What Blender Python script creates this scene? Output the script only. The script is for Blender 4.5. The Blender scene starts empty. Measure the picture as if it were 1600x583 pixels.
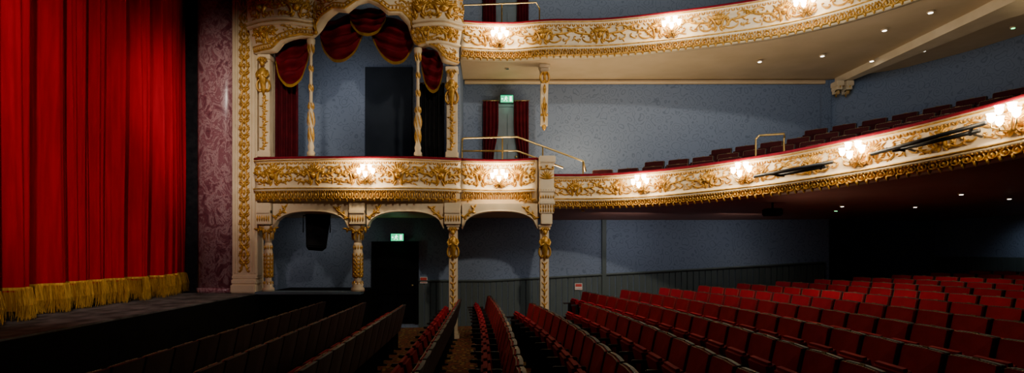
import bpy, bmesh, math, random
from mathutils import Vector, Matrix
random.seed(3)
S=bpy.context.scene; COL=S.collection
F=900.; CX=765.; HY=392.; EZ=1.75
PI=math.pi
def P(px,py,Y): return Vector(((px-CX)*Y/F, Y, EZ+(HY-py)*Y/F))
def XZ(px,py,Y):
    p=P(px,py,Y); return p.x,p.z
# ------------------------------------------------------------------ materials
def mat(name,c,rough=.6,metal=0,c2=None,scale=8,bump=0,stretch=(1,1,1),emit=None,es=0,sheen=0,det=4):
    m=bpy.data.materials.new(name); m.use_nodes=True; nt=m.node_tree; b=nt.nodes['Principled BSDF']
    b.inputs['Roughness'].default_value=rough; b.inputs['Metallic'].default_value=metal
    b.inputs['Base Color'].default_value=(*c,1)
    if rough>.78: b.inputs['Specular IOR Level'].default_value=.1
    if sheen:
        b.inputs['Sheen Weight'].default_value=sheen; b.inputs['Sheen Tint'].default_value=(*[min(1,x*2+.02) for x in c],1)
    if emit:
        b.inputs['Emission Color'].default_value=(*emit,1); b.inputs['Emission Strength'].default_value=es
    if c2 or bump:
        tc=nt.nodes.new('ShaderNodeTexCoord'); mp=nt.nodes.new('ShaderNodeMapping'); mp.inputs['Scale'].default_value=stretch
        n=nt.nodes.new('ShaderNodeTexNoise'); n.inputs['Scale'].default_value=scale; n.inputs['Detail'].default_value=det
        nt.links.new(tc.outputs['Object'],mp.inputs[0]); nt.links.new(mp.outputs[0],n.inputs['Vector'])
        if c2:
            r=nt.nodes.new('ShaderNodeValToRGB'); r.color_ramp.elements[0].color=(*c,1); r.color_ramp.elements[1].color=(*c2,1)
            r.color_ramp.elements[0].position=.35; r.color_ramp.elements[1].position=.65
            nt.links.new(n.outputs[0],r.inputs[0]); nt.links.new(r.outputs[0],b.inputs['Base Color'])
        if bump:
            bp=nt.nodes.new('ShaderNodeBump'); bp.inputs['Strength'].default_value=bump; bp.inputs['Distance'].default_value=.02
            nt.links.new(n.outputs[0],bp.inputs['Height']); nt.links.new(bp.outputs[0],b.inputs['Normal'])
    return m
def wallpaper(name,base,line):
    m=mat(name,base,.7); nt=m.node_tree; b=nt.nodes['Principled BSDF']
    tc=nt.nodes.new('ShaderNodeTexCoord')
    n=nt.nodes.new('ShaderNodeTexNoise'); n.inputs['Scale'].default_value=5.0; n.inputs['Detail'].default_value=0
    add=nt.nodes.new('ShaderNodeVectorMath'); add.operation='ADD'
    sc=nt.nodes.new('ShaderNodeVectorMath'); sc.operation='SCALE'; sc.inputs['Scale'].default_value=.16
    nt.links.new(tc.outputs['Object'],n.inputs['Vector']); nt.links.new(n.outputs['Color'],sc.inputs[0])
    nt.links.new(tc.outputs['Object'],add.inputs[0]); nt.links.new(sc.outputs[0],add.inputs[1])
    v=nt.nodes.new('ShaderNodeTexVoronoi'); v.feature='SMOOTH_F1'; v.inputs['Scale'].default_value=4.6; v.inputs['Smoothness'].default_value=.12; v.inputs['Randomness'].default_value=.35
    nt.links.new(add.outputs[0],v.inputs['Vector'])
    mu=nt.nodes.new('ShaderNodeMath'); mu.operation='MULTIPLY'; mu.inputs[1].default_value=4.2
    fr=nt.nodes.new('ShaderNodeMath'); fr.operation='PINGPONG'; fr.inputs[1].default_value=.5
    nt.links.new(v.outputs['Distance'],mu.inputs[0]); nt.links.new(mu.outputs[0],fr.inputs[0])
    r=nt.nodes.new('ShaderNodeValToRGB'); e=r.color_ramp.elements
    e[0].position=.02; e[0].color=(*line,1); e[1].position=.14; e[1].color=(*base,1)
    nt.links.new(fr.outputs[0],r.inputs[0]); nt.links.new(r.outputs[0],b.inputs['Base Color'])
    return m
def marble():
    m=mat('veined_marble',(.1,.02,.03),.28); nt=m.node_tree; b=nt.nodes['Principled BSDF']
    tc=nt.nodes.new('ShaderNodeTexCoord'); mp=nt.nodes.new('ShaderNodeMapping'); mp.inputs['Scale'].default_value=(1,1,.7); mp.inputs['Rotation'].default_value=(0,.5,0)
    n=nt.nodes.new('ShaderNodeTexNoise')
    n.inputs['Scale'].default_value=4.2; n.inputs['Detail'].default_value=12; n.inputs['Distortion'].default_value=1.0; n.inputs['Roughness'].default_value=.74
    r=nt.nodes.new('ShaderNodeValToRGB'); e=r.color_ramp.elements
    e[0].position=.34; e[0].color=(.12,.035,.05,1); e[1].position=.46; e[1].color=(.24,.08,.10,1)
    a=e.new(.51); a.color=(.50,.32,.32,1); a=e.new(.54); a.color=(.22,.075,.095,1); a=e.new(.62); a.color=(.30,.12,.14,1); a=e.new(.68); a.color=(.55,.38,.37,1)
    nt.links.new(tc.outputs['Object'],mp.inputs[0]); nt.links.new(mp.outputs[0],n.inputs['Vector']); nt.links.new(n.outputs[0],r.inputs[0]); nt.links.new(r.outputs[0],b.inputs['Base Color'])
    return m
def carpet():
    m=mat('patterned_carpet',(.08,.05,.02),.95); nt=m.node_tree; b=nt.nodes['Principled BSDF']
    tc=nt.nodes.new('ShaderNodeTexCoord'); v=nt.nodes.new('ShaderNodeTexVoronoi'); v.inputs['Scale'].default_value=9
    r=nt.nodes.new('ShaderNodeValToRGB'); e=r.color_ramp.elements
    e[0].position=.25; e[0].color=(.34,.20,.05,1); e[1].position=.4; e[1].color=(.04,.03,.02,1)
    a=e.new(.6); a.color=(.18,.06,.025,1)
    nt.links.new(tc.outputs['Object'],v.inputs['Vector']); nt.links.new(v.outputs['Distance'],r.inputs[0]); nt.links.new(r.outputs[0],b.inputs['Base Color'])
    return m
M=dict(
 cream=mat('cream_plaster',(.68,.53,.32),.5,c2=(.76,.61,.39),scale=3),
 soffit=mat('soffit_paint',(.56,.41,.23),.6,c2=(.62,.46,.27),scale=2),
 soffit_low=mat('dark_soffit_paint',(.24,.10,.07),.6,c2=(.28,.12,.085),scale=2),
 gold=mat('gold_leaf',(.38,.18,.018),.38,.42,c2=(.68,.38,.06),scale=14,bump=.3),
 brass=mat('polished_brass',(.62,.44,.16),.28,.9,c2=(.55,.38,.13),scale=10),
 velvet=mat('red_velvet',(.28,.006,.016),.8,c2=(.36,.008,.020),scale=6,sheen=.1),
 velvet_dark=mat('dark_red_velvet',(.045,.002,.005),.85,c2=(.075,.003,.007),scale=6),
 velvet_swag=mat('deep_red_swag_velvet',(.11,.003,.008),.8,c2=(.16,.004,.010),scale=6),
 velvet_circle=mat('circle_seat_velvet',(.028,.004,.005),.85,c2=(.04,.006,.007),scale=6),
 rail=mat('rail_velvet',(.14,.004,.012),.8,c2=(.2,.006,.015),scale=9),
 curtain=mat('stage_curtain_velvet',(.33,.001,.010),.85,c2=(.45,.002,.015),scale=5,stretch=(2,5,.25),bump=.1,det=6),
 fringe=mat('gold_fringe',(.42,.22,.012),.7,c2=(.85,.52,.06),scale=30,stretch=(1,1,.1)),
 fringe_dark=mat('dark_gold_fringe',(.26,.13,.01),.8,c2=(.34,.18,.015),scale=18,stretch=(1,1,.1)),  # darker, duller gold for the curtain backing and the swag fringes
 wood=mat('dark_seat_wood',(.014,.005,.004),.6,c2=(.022,.008,.007),scale=12,stretch=(1,1,6)),
 iron=mat('black_iron',(.012,.012,.013),.45,.4,c2=(.02,.02,.02),scale=9),
 black=mat('black_cloth',(.006,.006,.008),.85,c2=(.012,.012,.014),scale=9),
 blue=wallpaper('blue_wallpaper',(.150,.195,.280),(.095,.128,.195)),
 dado=mat('grey_green_boards',(.05,.068,.065),.55,c2=(.062,.08,.078),scale=4,stretch=(4,4,.6)),
 door=mat('blue_grey_door',(.10,.14,.17),.5,c2=(.12,.165,.2),scale=5),
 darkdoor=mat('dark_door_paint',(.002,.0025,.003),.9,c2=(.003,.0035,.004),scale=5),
 stage=mat('worn_stage_boards',(.05,.048,.046),.8,c2=(.17,.16,.15),scale=5,stretch=(1,.6,1),det=8),
 stagefront=mat('black_stage_front',(.003,.003,.003),.9,c2=(.005,.005,.005),scale=4),
 marble=marble(), carpet=carpet(),
 glass=mat('lit_frosted_glass',(.9,.85,.75),.4,c2=(.95,.9,.8),scale=5,emit=(1,.88,.68),es=40),
 spot=mat('lit_downlight_lens',(.9,.9,.85),.4,c2=(.95,.95,.9),scale=5,emit=(1,.9,.75),es=9),
 green=mat('green_sign_face',(.0,.2,.08),.4,c2=(.0,.25,.1),scale=5,emit=(.0,.55,.22),es=2.0),
 white=mat('white_sign_symbol',(.8,.9,.85),.4,c2=(.85,.95,.9),scale=5,emit=(.75,1,.85),es=3.0),
 grn=mat('green_indicator',(.0,.5,.1),.4,c2=(0,.6,.12),scale=5,emit=(.1,1,.3),es=6),
 sign=mat('white_notice_plate',(.6,.55,.5),.5,c2=(.65,.6,.55),scale=9), signred=mat('red_notice_symbol',(.5,.04,.03),.5,c2=(.55,.05,.04),scale=9),
 plate=mat('brass_number_plate',(.18,.12,.06),.5,.5,c2=(.24,.17,.09),scale=20),
 recess_shade=mat('recess_shade_colour',(.018,.023,.032),.95,c2=(.026,.033,.045),scale=1.5),  # dark colour standing in for shade inside the stage box
)
# ------------------------------------------------------------------ mesh helpers
def NB(): return bmesh.new()
def obj(name,bm,m,parent=None,smooth=False,label=None,cat=None,group=None,kind=None):
    bmesh.ops.recalc_face_normals(bm,faces=bm.faces[:])
    me=bpy.data.meshes.new(name); bm.to_mesh(me); bm.free(); me.materials.append(M[m] if isinstance(m,str) else m)
    if smooth: me.polygons.foreach_set('use_smooth',[True]*len(me.polygons))
    o=bpy.data.objects.new(name,me); COL.objects.link(o)
    if parent: o.parent=parent
    for k,v in (('label',label),('category',cat),('group',group),('kind',kind)):
        if v: o[k]=v
    return o
def thing(name,label,cat,loc=(0,0,0),rz=0,group=None):
    o=bpy.data.objects.new(name,None); COL.objects.link(o); o.location=loc; o.rotation_euler=(0,0,rz); o.empty_display_size=.1
    o['label']=label; o['category']=cat
    if group: o['group']=group
    return o
def dup(root,loc,rz,label,group=None):
    r=root.copy(); COL.objects.link(r); r.location=loc; r.rotation_euler=(0,0,rz); r['label']=label
    if group: r['group']=group
    for ch in list(root.children):
        c=ch.copy(); COL.objects.link(c); c.parent=r
        for g in list(ch.children):
            d=g.copy(); COL.objects.link(d); d.parent=c
    return r
def box(bm,x0,x1,y0,y1,z0,z1,bev=0,mtx=None):
    r=bmesh.ops.create_cube(bm,size=1); vs=r['verts']
    for v in vs: v.co=Vector(((x0+x1)/2+v.co.x*(x1-x0),(y0+y1)/2+v.co.y*(y1-y0),(z0+z1)/2+v.co.z*(z1-z0)))
    if bev:
        es=list({e for v in vs for e in v.link_edges})
        r2=bmesh.ops.bevel(bm,geom=es,offset=bev,segments=2,affect='EDGES'); vs=list({v for f in r2['faces'] for v in f.verts}|{v for v in vs if v.is_valid})
    if mtx:
        for v in vs: v.co=mtx@v.co
def lathe(bm,prof,c=(0,0),seg=14):
    rings=[]
    for r,z in prof:
        rings.append([bm.verts.new((c[0]+r*math.cos(2*PI*k/seg),c[1]+r*math.sin(2*PI*k/seg),z)) for k in range(seg)])
    for a,b in zip(rings,rings[1:]):
        for k in range(seg): bm.faces.new((a[k],a[(k+1)%seg],b[(k+1)%seg],b[k]))
    bm.faces.new(rings[0][::-1]); bm.faces.new(rings[-1])
def tube(bm,pts,rad,seg=8):
    pts=[Vector(p) for p in pts]; n=len(pts)
    if not isinstance(rad,(list,tuple)): rad=[rad]*n
    t0=(pts[1]-pts[0]).normalized(); up=Vector((0,0,1)) if abs(t0.z)<.9 else Vector((1,0,0))
    nrm=t0.cross(up).normalized(); rings=[]
    for i,p in enumerate(pts):
        t=(pts[min(i+1,n-1)]-pts[max(i-1,0)]).normalized()
        nrm=(nrm-t*nrm.dot(t)).normalized(); b=t.cross(nrm)
        rings.append([bm.verts.new(p+(nrm*math.cos(2*PI*k/seg)+b*math.sin(2*PI*k/seg))*rad[i]) for k in range(seg)])
    for a,b in zip(rings,rings[1:]):
        for k in range(seg): bm.faces.new((a[k],a[(k+1)%seg],b[(k+1)%seg],b[k]))
    bm.faces.new(rings[0][::-1]); bm.faces.new(rings[-1])
def ball(bm,c,rx,ry=None,rz=None,u=8,v=6):
    r=bmesh.ops.create_uvsphere(bm,u_segments=u,v_segments=v,radius=1)
    for q in r['verts']: q.co=Vector((c[0]+q.co.x*rx,c[1]+q.co.y*(ry or rx),c[2]+q.co.z*(rz or rx)))
def grid(bm,f,nu,nv):
    g=[[bm.verts.new(f(i/nu,j/nv)) for j in range(nv+1)] for i in range(nu+1)]
    for i in range(nu):
        for j in range(nv): bm.faces.new((g[i][j],g[i+1][j],g[i+1][j+1],g[i][j+1]))
    return g
# ---- relief ornament on a mapped surface: mp(u,v,w)
def rtube(bm,mp,pts,rad,h=2.0):
    n=len(pts); rows=[]
    for i,(u,v) in enumerate(pts):
        a=pts[max(i-1,0)]; b=pts[min(i+1,n-1)]; dx,dy=b[0]-a[0],b[1]-a[1]; l=math.hypot(dx,dy) or 1; nx,ny=-dy/l,dx/l
        r=rad[i]; rows.append([bm.verts.new(mp(u+nx*r*c,v+ny*r*c,w*r*h)) for c,w in ((1,-.2),(.72,.7),(0,1.1),(-.72,.7),(-1,-.2))])
    for a,b in zip(rows,rows[1:]):
        for k in range(4): bm.faces.new((a[k],a[k+1],b[k+1],b[k]))
def euler(kind,turn,n=30):
    x=y=0; pts=[]; th=0
    K=turn*8 if kind=='S' else turn*6
    for i in range(n+1):
        s=i/n; q=2*s-1
        k=K*(abs(q)**2.2)*(1 if (kind=='C' or q>0) else -1)+(2.2 if kind=='C' else 0)
        pts.append((x,y)); th+=k/n
        x+=math.cos(th)/n*(1-.55*abs(q)); y+=math.sin(th)/n*(1-.55*abs(q))
    ax=math.atan2(pts[int(n*.75)][1]-pts[int(n*.25)][1],pts[int(n*.75)][0]-pts[int(n*.25)][0])
    cx=sum(p[0] for p in pts)/len(pts); cy=sum(p[1] for p in pts)/len(pts)
    q=[((p[0]-cx)*math.cos(-ax)-(p[1]-cy)*math.sin(-ax),(p[0]-cx)*math.sin(-ax)+(p[1]-cy)*math.cos(-ax)) for p in pts]
    mx=max(p[0] for p in q)-min(p[0] for p in q)
    return [(p[0]/mx,p[1]/mx) for p in q]
ES=euler('S',5.2); EC=euler('C',3.6)
def scroll(bm,mp,cu,cv,size,ang,kind,flip=1,r=.018,mir=1,leaves=True):
    base=ES if kind=='S' else EC; ca,sa=math.cos(ang),math.sin(ang); pts=[]
    for x,y in base:
        y*=flip; X=(x*ca-y*sa)*size; Y=(x*sa+y*ca)*size
        pts.append((cu+mir*X,cv+Y))
    n=len(pts); rad=[r*(.5+.7*math.sin(PI*i/(n-1))) for i in range(n)]
    rtube(bm,mp,pts,rad)
    for e in (pts[0],pts[-1]): leaf(bm,mp,e[0],e[1],r*3.0,r*1.4,0)
    if leaves:
        for i,sg in ((n//5,-1),(n//4,1),(n//2-3,-1),(n//2,1),(n//2+3,-1),(3*n//4,1),(4*n//5,-1)):
            a=math.atan2(pts[i+1][1]-pts[i-1][1],pts[i+1][0]-pts[i-1][0])+sg*.9
            leaf(bm,mp,pts[i][0]+math.cos(a)*r*2.2,pts[i][1]+math.sin(a)*r*2.2,r*5.5,r*1.15,a)
def leaf(bm,mp,cu,cv,l,w,a,h=1.9):
    pts=[];rad=[]
    for t,q in ((-.5,.15),(-.25,.8),(0,1),(.25,.75),(.5,.1)):
        pts.append((cu+math.cos(a)*l*t,cv+math.sin(a)*l*t)); rad.append(w*q)
    rtube(bm,mp,pts,rad,h)
def cartouche(bm,mp,cu,cv,s):
    for k in range(-3,4):
        a=PI/2+k*.36; leaf(bm,mp,cu+math.cos(a)*s*.26,cv+s*.05+math.sin(a)*s*.26,s*.42,s*.07,a)
    leaf(bm,mp,cu,cv-s*.05,s*.34,s*.15,PI/2)
    for mir in (1,-1):
        scroll(bm,mp,cu+mir*s*.28,cv-s*.10,s*.55,PI/2-.3,'C',-1,s*.055,mir,False)
        leaf(bm,mp,cu+mir*s*.12,cv-s*.38,s*.34,s*.06,PI/2+mir*.5)
        leaf(bm,mp,cu+mir*s*.42,cv+s*.28,s*.34,s*.05,mir*.9 if mir>0 else PI-.9)
def orn_unit(bm,mp,cu,cv,W,H,seed=0,center=True):
    R=random.Random(seed)
    if center: cartouche(bm,mp,cu,cv,H*1.0)
    for m in (1,-1):
        o=.36*H if center else .05*H
        scroll(bm,mp,cu+m*(o+(W/2-o)*.48),cv+H*.02,(W/2-o)*.98,.25,'S',1,H*.048,m)
        scroll(bm,mp,cu+m*(o+(W/2-o)*.25),cv-H*.28,(W/2-o)*.55,.1,'C',1,H*.036,m,False)
        scroll(bm,mp,cu+m*(o+(W/2-o)*.75),cv+H*.28,(W/2-o)*.55,-.1,'C',-1,H*.036,m,False)
        scroll(bm,mp,cu+m*(o+(W/2-o)*.78),cv-H*.24,(W/2-o)*.35,.4,'C',1,H*.030,m,False)
        for k in range(6):
            leaf(bm,mp,cu+m*(o+(W/2-o)*R.uniform(.1,.98)),cv+R.choice((-1,1))*H*R.uniform(.18,.44),H*.24,H*.036,R.uniform(0,PI))
# ---- plan paths
class Path:
    def __init__(s,pts,sub=14):
        q=[pts[0]]+list(pts)+[pts[-1]]; s.p=[]
        for i in range(1,len(q)-2):
            for k in range(sub):
                t=k/sub
                s.p.append(tuple(.5*((2*q[i][d])+(-q[i-1][d]+q[i+1][d])*t+(2*q[i-1][d]-5*q[i][d]+4*q[i+1][d]-q[i+2][d])*t*t+(-q[i-1][d]+3*q[i][d]-3*q[i+1][d]+q[i+2][d])*t**3) for d in range(3)))
        s.p.append(tuple(pts[-1])); s.c=[0]
        for a,b in zip(s.p,s.p[1:]): s.c.append(s.c[-1]+math.hypot(b[0]-a[0],b[1]-a[1]))
        s.L=s.c[-1]
    def pt(s,u):
        u=min(max(u,0),s.L-1e-6); lo,hi=0,len(s.c)-1
        while hi-lo>1:
            m=(lo+hi)//2
            if s.c[m]<=u: lo=m
            else: hi=m
        t=(u-s.c[lo])/max(1e-9,s.c[hi]-s.c[lo]); a,b=s.p[lo],s.p[hi]
        return [a[d]+(b[d]-a[d])*t for d in range(3)]
    def nrm(s,u):
        a=s.pt(u-.12);b=s.pt(u+.12); dx,dy=b[0]-a[0],b[1]-a[1]; l=math.hypot(dx,dy) or 1
        return dy/l,-dx/l
    def map(s,u,v,w):
        p=s.pt(u); n=s.nrm(u); return Vector((p[0]+n[0]*w,p[1]+n[1]*w,p[2]+v))
    def u_px(s,px,w=0):
        best=0;bd=1e9
        for i in range(601):
            u=s.L*i/600; q=s.map(u,0,w); d=abs(CX+F*q.x/q.y-px)
            if d<bd: bd=d;best=u
        return best
def sweep(bm,pa,prof,u0=0,u1=None,step=.1,closed=False):
    u1=pa.L if u1 is None else u1; n=max(2,int((u1-u0)/step)); rows=[]
    for i in range(n+1):
        u=u0+(u1-u0)*i/n; rows.append([bm.verts.new(pa.map(u,v,w)) for w,v in prof])
    m=len(prof)
    for a,b in zip(rows,rows[1:]):
        for k in range(m if closed else m-1): bm.faces.new((a[k],a[(k+1)%m],b[(k+1)%m],b[k]))
    if closed: bm.faces.new(rows[0][::-1]); bm.faces.new(rows[-1])
ORD=['first','second','third','fourth','fifth','sixth','seventh','eighth','ninth','tenth','eleventh','twelfth','thirteenth','fourteenth','fifteenth','sixteenth','seventeenth','eighteenth','nineteenth','twentieth','twenty-first','twenty-second','twenty-third','twenty-fourth']
# ================================================================== SETTING
def fz(x):
    return .055*(x-2) if x>2 else max(-.12,.03*(x-2))
b=NB(); grid(b,lambda s,t: (-4.85+s*16.9,-1.5+t*17.1,fz(-4.85+s*16.9)),60,4); obj('floor',b,'carpet',kind='structure')
YW=14.0
b=NB(); box(b,-6.2,8.25,YW,YW+.15,-.3,9.5); obj('wall_far',b,'blue',kind='structure')
b=NB(); box(b,8.1,8.25,YW+.16,15.6,0,2.5); obj('wall_recess',b,'blue',kind='structure')
b=NB(); box(b,8.1,12.2,15.6,15.75,-.1,2.9); obj('wall_rear_side',b,'blue',kind='structure')
b=NB(); box(b,12.05,12.2,2,15.6,-.1,2.9); obj('wall_rear',b,'blue',kind='structure')
b=NB(); box(b,12.0,12.05,2,15.6,.3,1.6)
for k in range(90): box(b,11.985,12.0,2.05+k*.15,2.17+k*.15,.3,1.6)
obj('trim_9',b,'dado',kind='structure')
rw=Path([(8.2,14.1,2.9),(9.3,13.2,2.9),(9.95,12,2.9),(10.35,10.5,2.9),(10.5,8,2.9),(10.5,3,2.9)])
b=NB(); sweep(b,rw,[(0,0),(0,5.2),(-.12,5.2),(-.12,0)],closed=True,step=.25); obj('wall_circle_rear',b,'blue',kind='structure')
# stage
b=NB(); box(b,-10,-4.85,1,12.0,.80,.87); obj('floor_stage',b,'stage',kind='structure')
b=NB(); box(b,-4.86,-4.80,1,12.0,-.2,.85); obj('wall_stage_front',b,'stagefront',kind='structure')
b=NB(); box(b,-12,-6.1,12.4,12.5,.8,9.5); obj('wall_wings',b,'black',kind='structure')
b=NB(); box(b,-6.2,-4.87,12.36,12.42,.0,9.5); obj('wall_proscenium',b,'cream',kind='structure')
# dado boards on the side wall
b=NB(); x=-1.72
while x<8.05:
    zt=1.02+max(0,x)*.055; box(b,x,x+.125,YW-.03,YW,fz(x)-.05,zt); x+=.145
obj('trim_1',b,'dado',kind='structure')
b=NB()
bb=[(-1.72,1.02),(0,1.02),(8.1,1.02+8.1*.055)]
for (xa,za),(xb,zb) in zip(bb,bb[1:]): tube(b,[(xa,YW-.04,za),(xb,YW-.04,zb)],.03,6)
obj('trim_2',b,'dado',kind='structure')
xa,_=XZ(940,345,YW); b=NB(); box(b,xa,xa+.1,YW-.08,YW,.1,2.5); obj('trim_3',b,'dado',kind='structure')
b=NB(); box(b,-4.85,-2.75,12.0,YW,0,.86); obj('wall_platform',b,'stagefront',kind='structure')
b=NB(); box(b,-4.87,-2.68,11.93,12.3,.84,.90,.01); obj('trim_4',b,'door',kind='structure')
# doors
def door(name,x0,x1,z0,z1,m,y=YW):
    b=NB(); box(b,x0,x1,y-.05,y,z0,z1); d=obj(name,b,m,kind='structure')
    for k in range(3):
        for j in range(2):
            w=(x1-x0); h=(z1-z0); b=NB(); box(b,x0+w*(.1+.45*j),x0+w*(.45+.45*j),y-.075,y-.05,z0+h*(.06+.31*k),z0+h*(.3+.31*k),.008); obj('door_panel',b,m,d)
    b=NB(); f=.07
    box(b,x0-f,x0,y-.09,y,z0,z1+f); box(b,x1,x1+f,y-.09,y,z0,z1+f); box(b,x0,x1,y-.09,y,z1,z1+f); obj('door_frame',b,m,d)
    b=NB(); ball(b,(x0+(x1-x0)*.92,y-.1,z0+(z1-z0)*.48),.03); obj('door_handle',b,'brass',d,True)
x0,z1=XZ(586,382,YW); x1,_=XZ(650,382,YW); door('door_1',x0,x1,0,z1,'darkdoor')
x0,z1=XZ(773,168,YW); x1,_=XZ(809,168,YW); door('door_2',x0,x1,2.9,z1,'door')
x0,z1=XZ(773,-30,YW); x1,_=XZ(808,-30,YW); door('door_3',x0,x1,6.3,z1,'door')
# ================================================================== PROSCENIUM
def xpx(px,Y): return (px-CX)*Y/F
t=thing('marble_pilaster','tall mauve red veined marble pilaster at the side of the stage curtain','pilaster',(0,0,0))
def rounded(bm,x0,x1,yf,yb,z0,z1,bulge):
    n=12; o=[(x0+(x1-x0)*k/n,yf+bulge*(1-math.sin(PI*k/n)**.6)) for k in range(n+1)]+[(x1,yb),(x0,yb)]
    lo=[bm.verts.new((x,y,z0)) for x,y in o]; hi=[bm.verts.new((x,y,z1)) for x,y in o]; m=len(o)
    for k in range(m): bm.faces.new((lo[k],lo[(k+1)%m],hi[(k+1)%m],hi[k]))
    bm.faces.new(lo[::-1]); bm.faces.new(hi)
b=NB(); rounded(b,xpx(304,12),xpx(360,12),12.0,12.32,.97,9.3,.12); obj('shaft',b,'marble',t,True)
b=NB(); rounded(b,xpx(303,12),xpx(360.5,12),11.98,12.32,.87,.97,.12); obj('base',b,'marble',t,True)
t=thing('gilt_pilaster','cream proscenium frame pilaster with a tall band of gold leaf carving','pilaster')
xa,xb=xpx(361,12),xpx(400,12)
b=NB(); box(b,xa,xb,12.05,12.32,1.2,9.3,.01); obj('shaft',b,'cream',t)
b=NB(); box(b,xa,xb,11.95,12.32,.87,1.05,.02); box(b,xa,xb,11.99,12.32,1.05,1.16,.02); box(b,xa,xb,12.02,12.32,1.16,1.24,.015); obj('plinth',b,'cream',t)
for xx in (xa+.05,xa+.10,xb-.12,xb-.05):
    b=NB(); box(b,xx,xx+.022,12.02,12.06,1.28,9.3,.004); obj('border_moulding',b,'cream',t)
b=NB(); mp=lambda u,v,w: Vector((u,12.05-w,v)); xc=(xa+xb)/2-.005; z=1.4; k=0
while z<7.4:
    for m in (1,-1):
        scroll(b,mp,xc+m*.05,z,.2,PI/2-.35*(1 if k%2 else -1),'S',1,.017,m,False)
        leaf(b,mp,xc+m*.08,z+.10,.11,.022,PI/2-m*.7); leaf(b,mp,xc+m*.07,z-.02,.1,.020,PI/2-m*.9)
    leaf(b,mp,xc,z+.09,.14,.032,PI/2); z+=.165; k+=1
obj('gold_carving',b,'gold',t,True)
# ================================================================== STAGE CURTAIN
def cfold(Y,z):
    ph=Y*2*PI/.56+2.0*math.sin(Y*1.25)+1.2*math.sin(Y*2.7+1)+.22*math.sin(z*.6+Y*2)
    a=.12+.075*math.sin(Y*1.9+.4)+.015*math.sin(z*.9+Y)
    base=-6.0-.5*min(1,max(-.3,(Y-7)/5))
    s=math.sin(ph); s=math.copysign(abs(s)**.7,s)
    return base+a*s+.035*math.sin(2.6*ph+1.3+.25*z)+.012*math.sin(6.3*ph+.5*z)+.08*math.sin(Y*1.3)
t=thing('stage_curtain','tall red velvet house curtain with deep gold fringe closing the stage','stage curtain')
Y0,Y1=4.5,12.3
b=NB(); grid(b,lambda s,q: (cfold(Y0+(Y1-Y0)*s,1.24+q*7.6),Y0+(Y1-Y0)*s,1.24+q*7.6),760,22); obj('drape',b,'curtain',t,True)
b=NB(); grid(b,lambda s,q: (cfold(Y0+(Y1-Y0)*s,1.2)+.02,Y0+(Y1-Y0)*s,1.26+q*.035),760,1); obj('braid',b,'fringe',t,True)
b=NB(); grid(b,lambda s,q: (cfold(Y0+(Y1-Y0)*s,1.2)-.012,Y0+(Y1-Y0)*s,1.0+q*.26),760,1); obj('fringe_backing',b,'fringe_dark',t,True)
b=NB(); n=3400
for i in range(n):
    y=Y0+(Y1-Y0)*(i+.5)/n; x=cfold(y,1.2)+.012+random.uniform(-.012,.04); w=.0032; zb=.872+random.uniform(0,.09); dy=random.uniform(-.045,.045); dx=random.uniform(-.01,.04)
    vs=[b.verts.new(p) for p in ((x,y-w,1.28),(x,y+w,1.28),(x+.01+dx,y+w*1.2+dy*.5,1.07),(x+.01+dx,y-w*1.2+dy*.5,1.07),(x+.02,y+w+dy,zb),(x+.02,y-w+dy,zb))]
    b.faces.new(vs[:4]); b.faces.new((vs[3],vs[2],vs[4],vs[5]))
obj('fringe',b,'fringe',t,kind='stuff')
# ================================================================== BALCONY FRONTS
PB1=Path([(-4.87,12.02,3.64),(-4.3,11.9,3.64),(-3.5,11.84,3.64),(-2.6,11.82,3.64),(-1.6,11.85,3.64),(-.95,12.0,3.64),(-.62,12.1,3.64)])
PB2=Path([(-.6,12.1,3.64),(-.1,12.22,3.64),(.4,12.22,3.64),(.8,12.08,3.64),(.98,12.0,3.64)])
PC=Path([(1.34,12.2,3.32),(2.4,12.0,3.31),(3.5,11.25,3.31),(4.75,10.0,3.36),(5.35,9.0,3.40),(5.8,8.15,3.45),(6.08,7.35,3.49),(6.26,6.7,3.53),(6.38,5.5,3.6),(6.4,3.5,3.68)])
PU=Path([(-.60,12.0,6.5),(-.1,12.1,6.5),(.5,12.12,6.5),(1.0,12.0,6.5),(1.35,11.95,6.5),(2.4,11.95,6.52),(3.72,11.65,6.54),(5.3,11.0,6.54),(6.17,10.3,6.54),(6.74,9.5,6.54),(7.0,8.9,6.54),(7.3,7.5,6.54),(7.4,5,6.54)])
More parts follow.
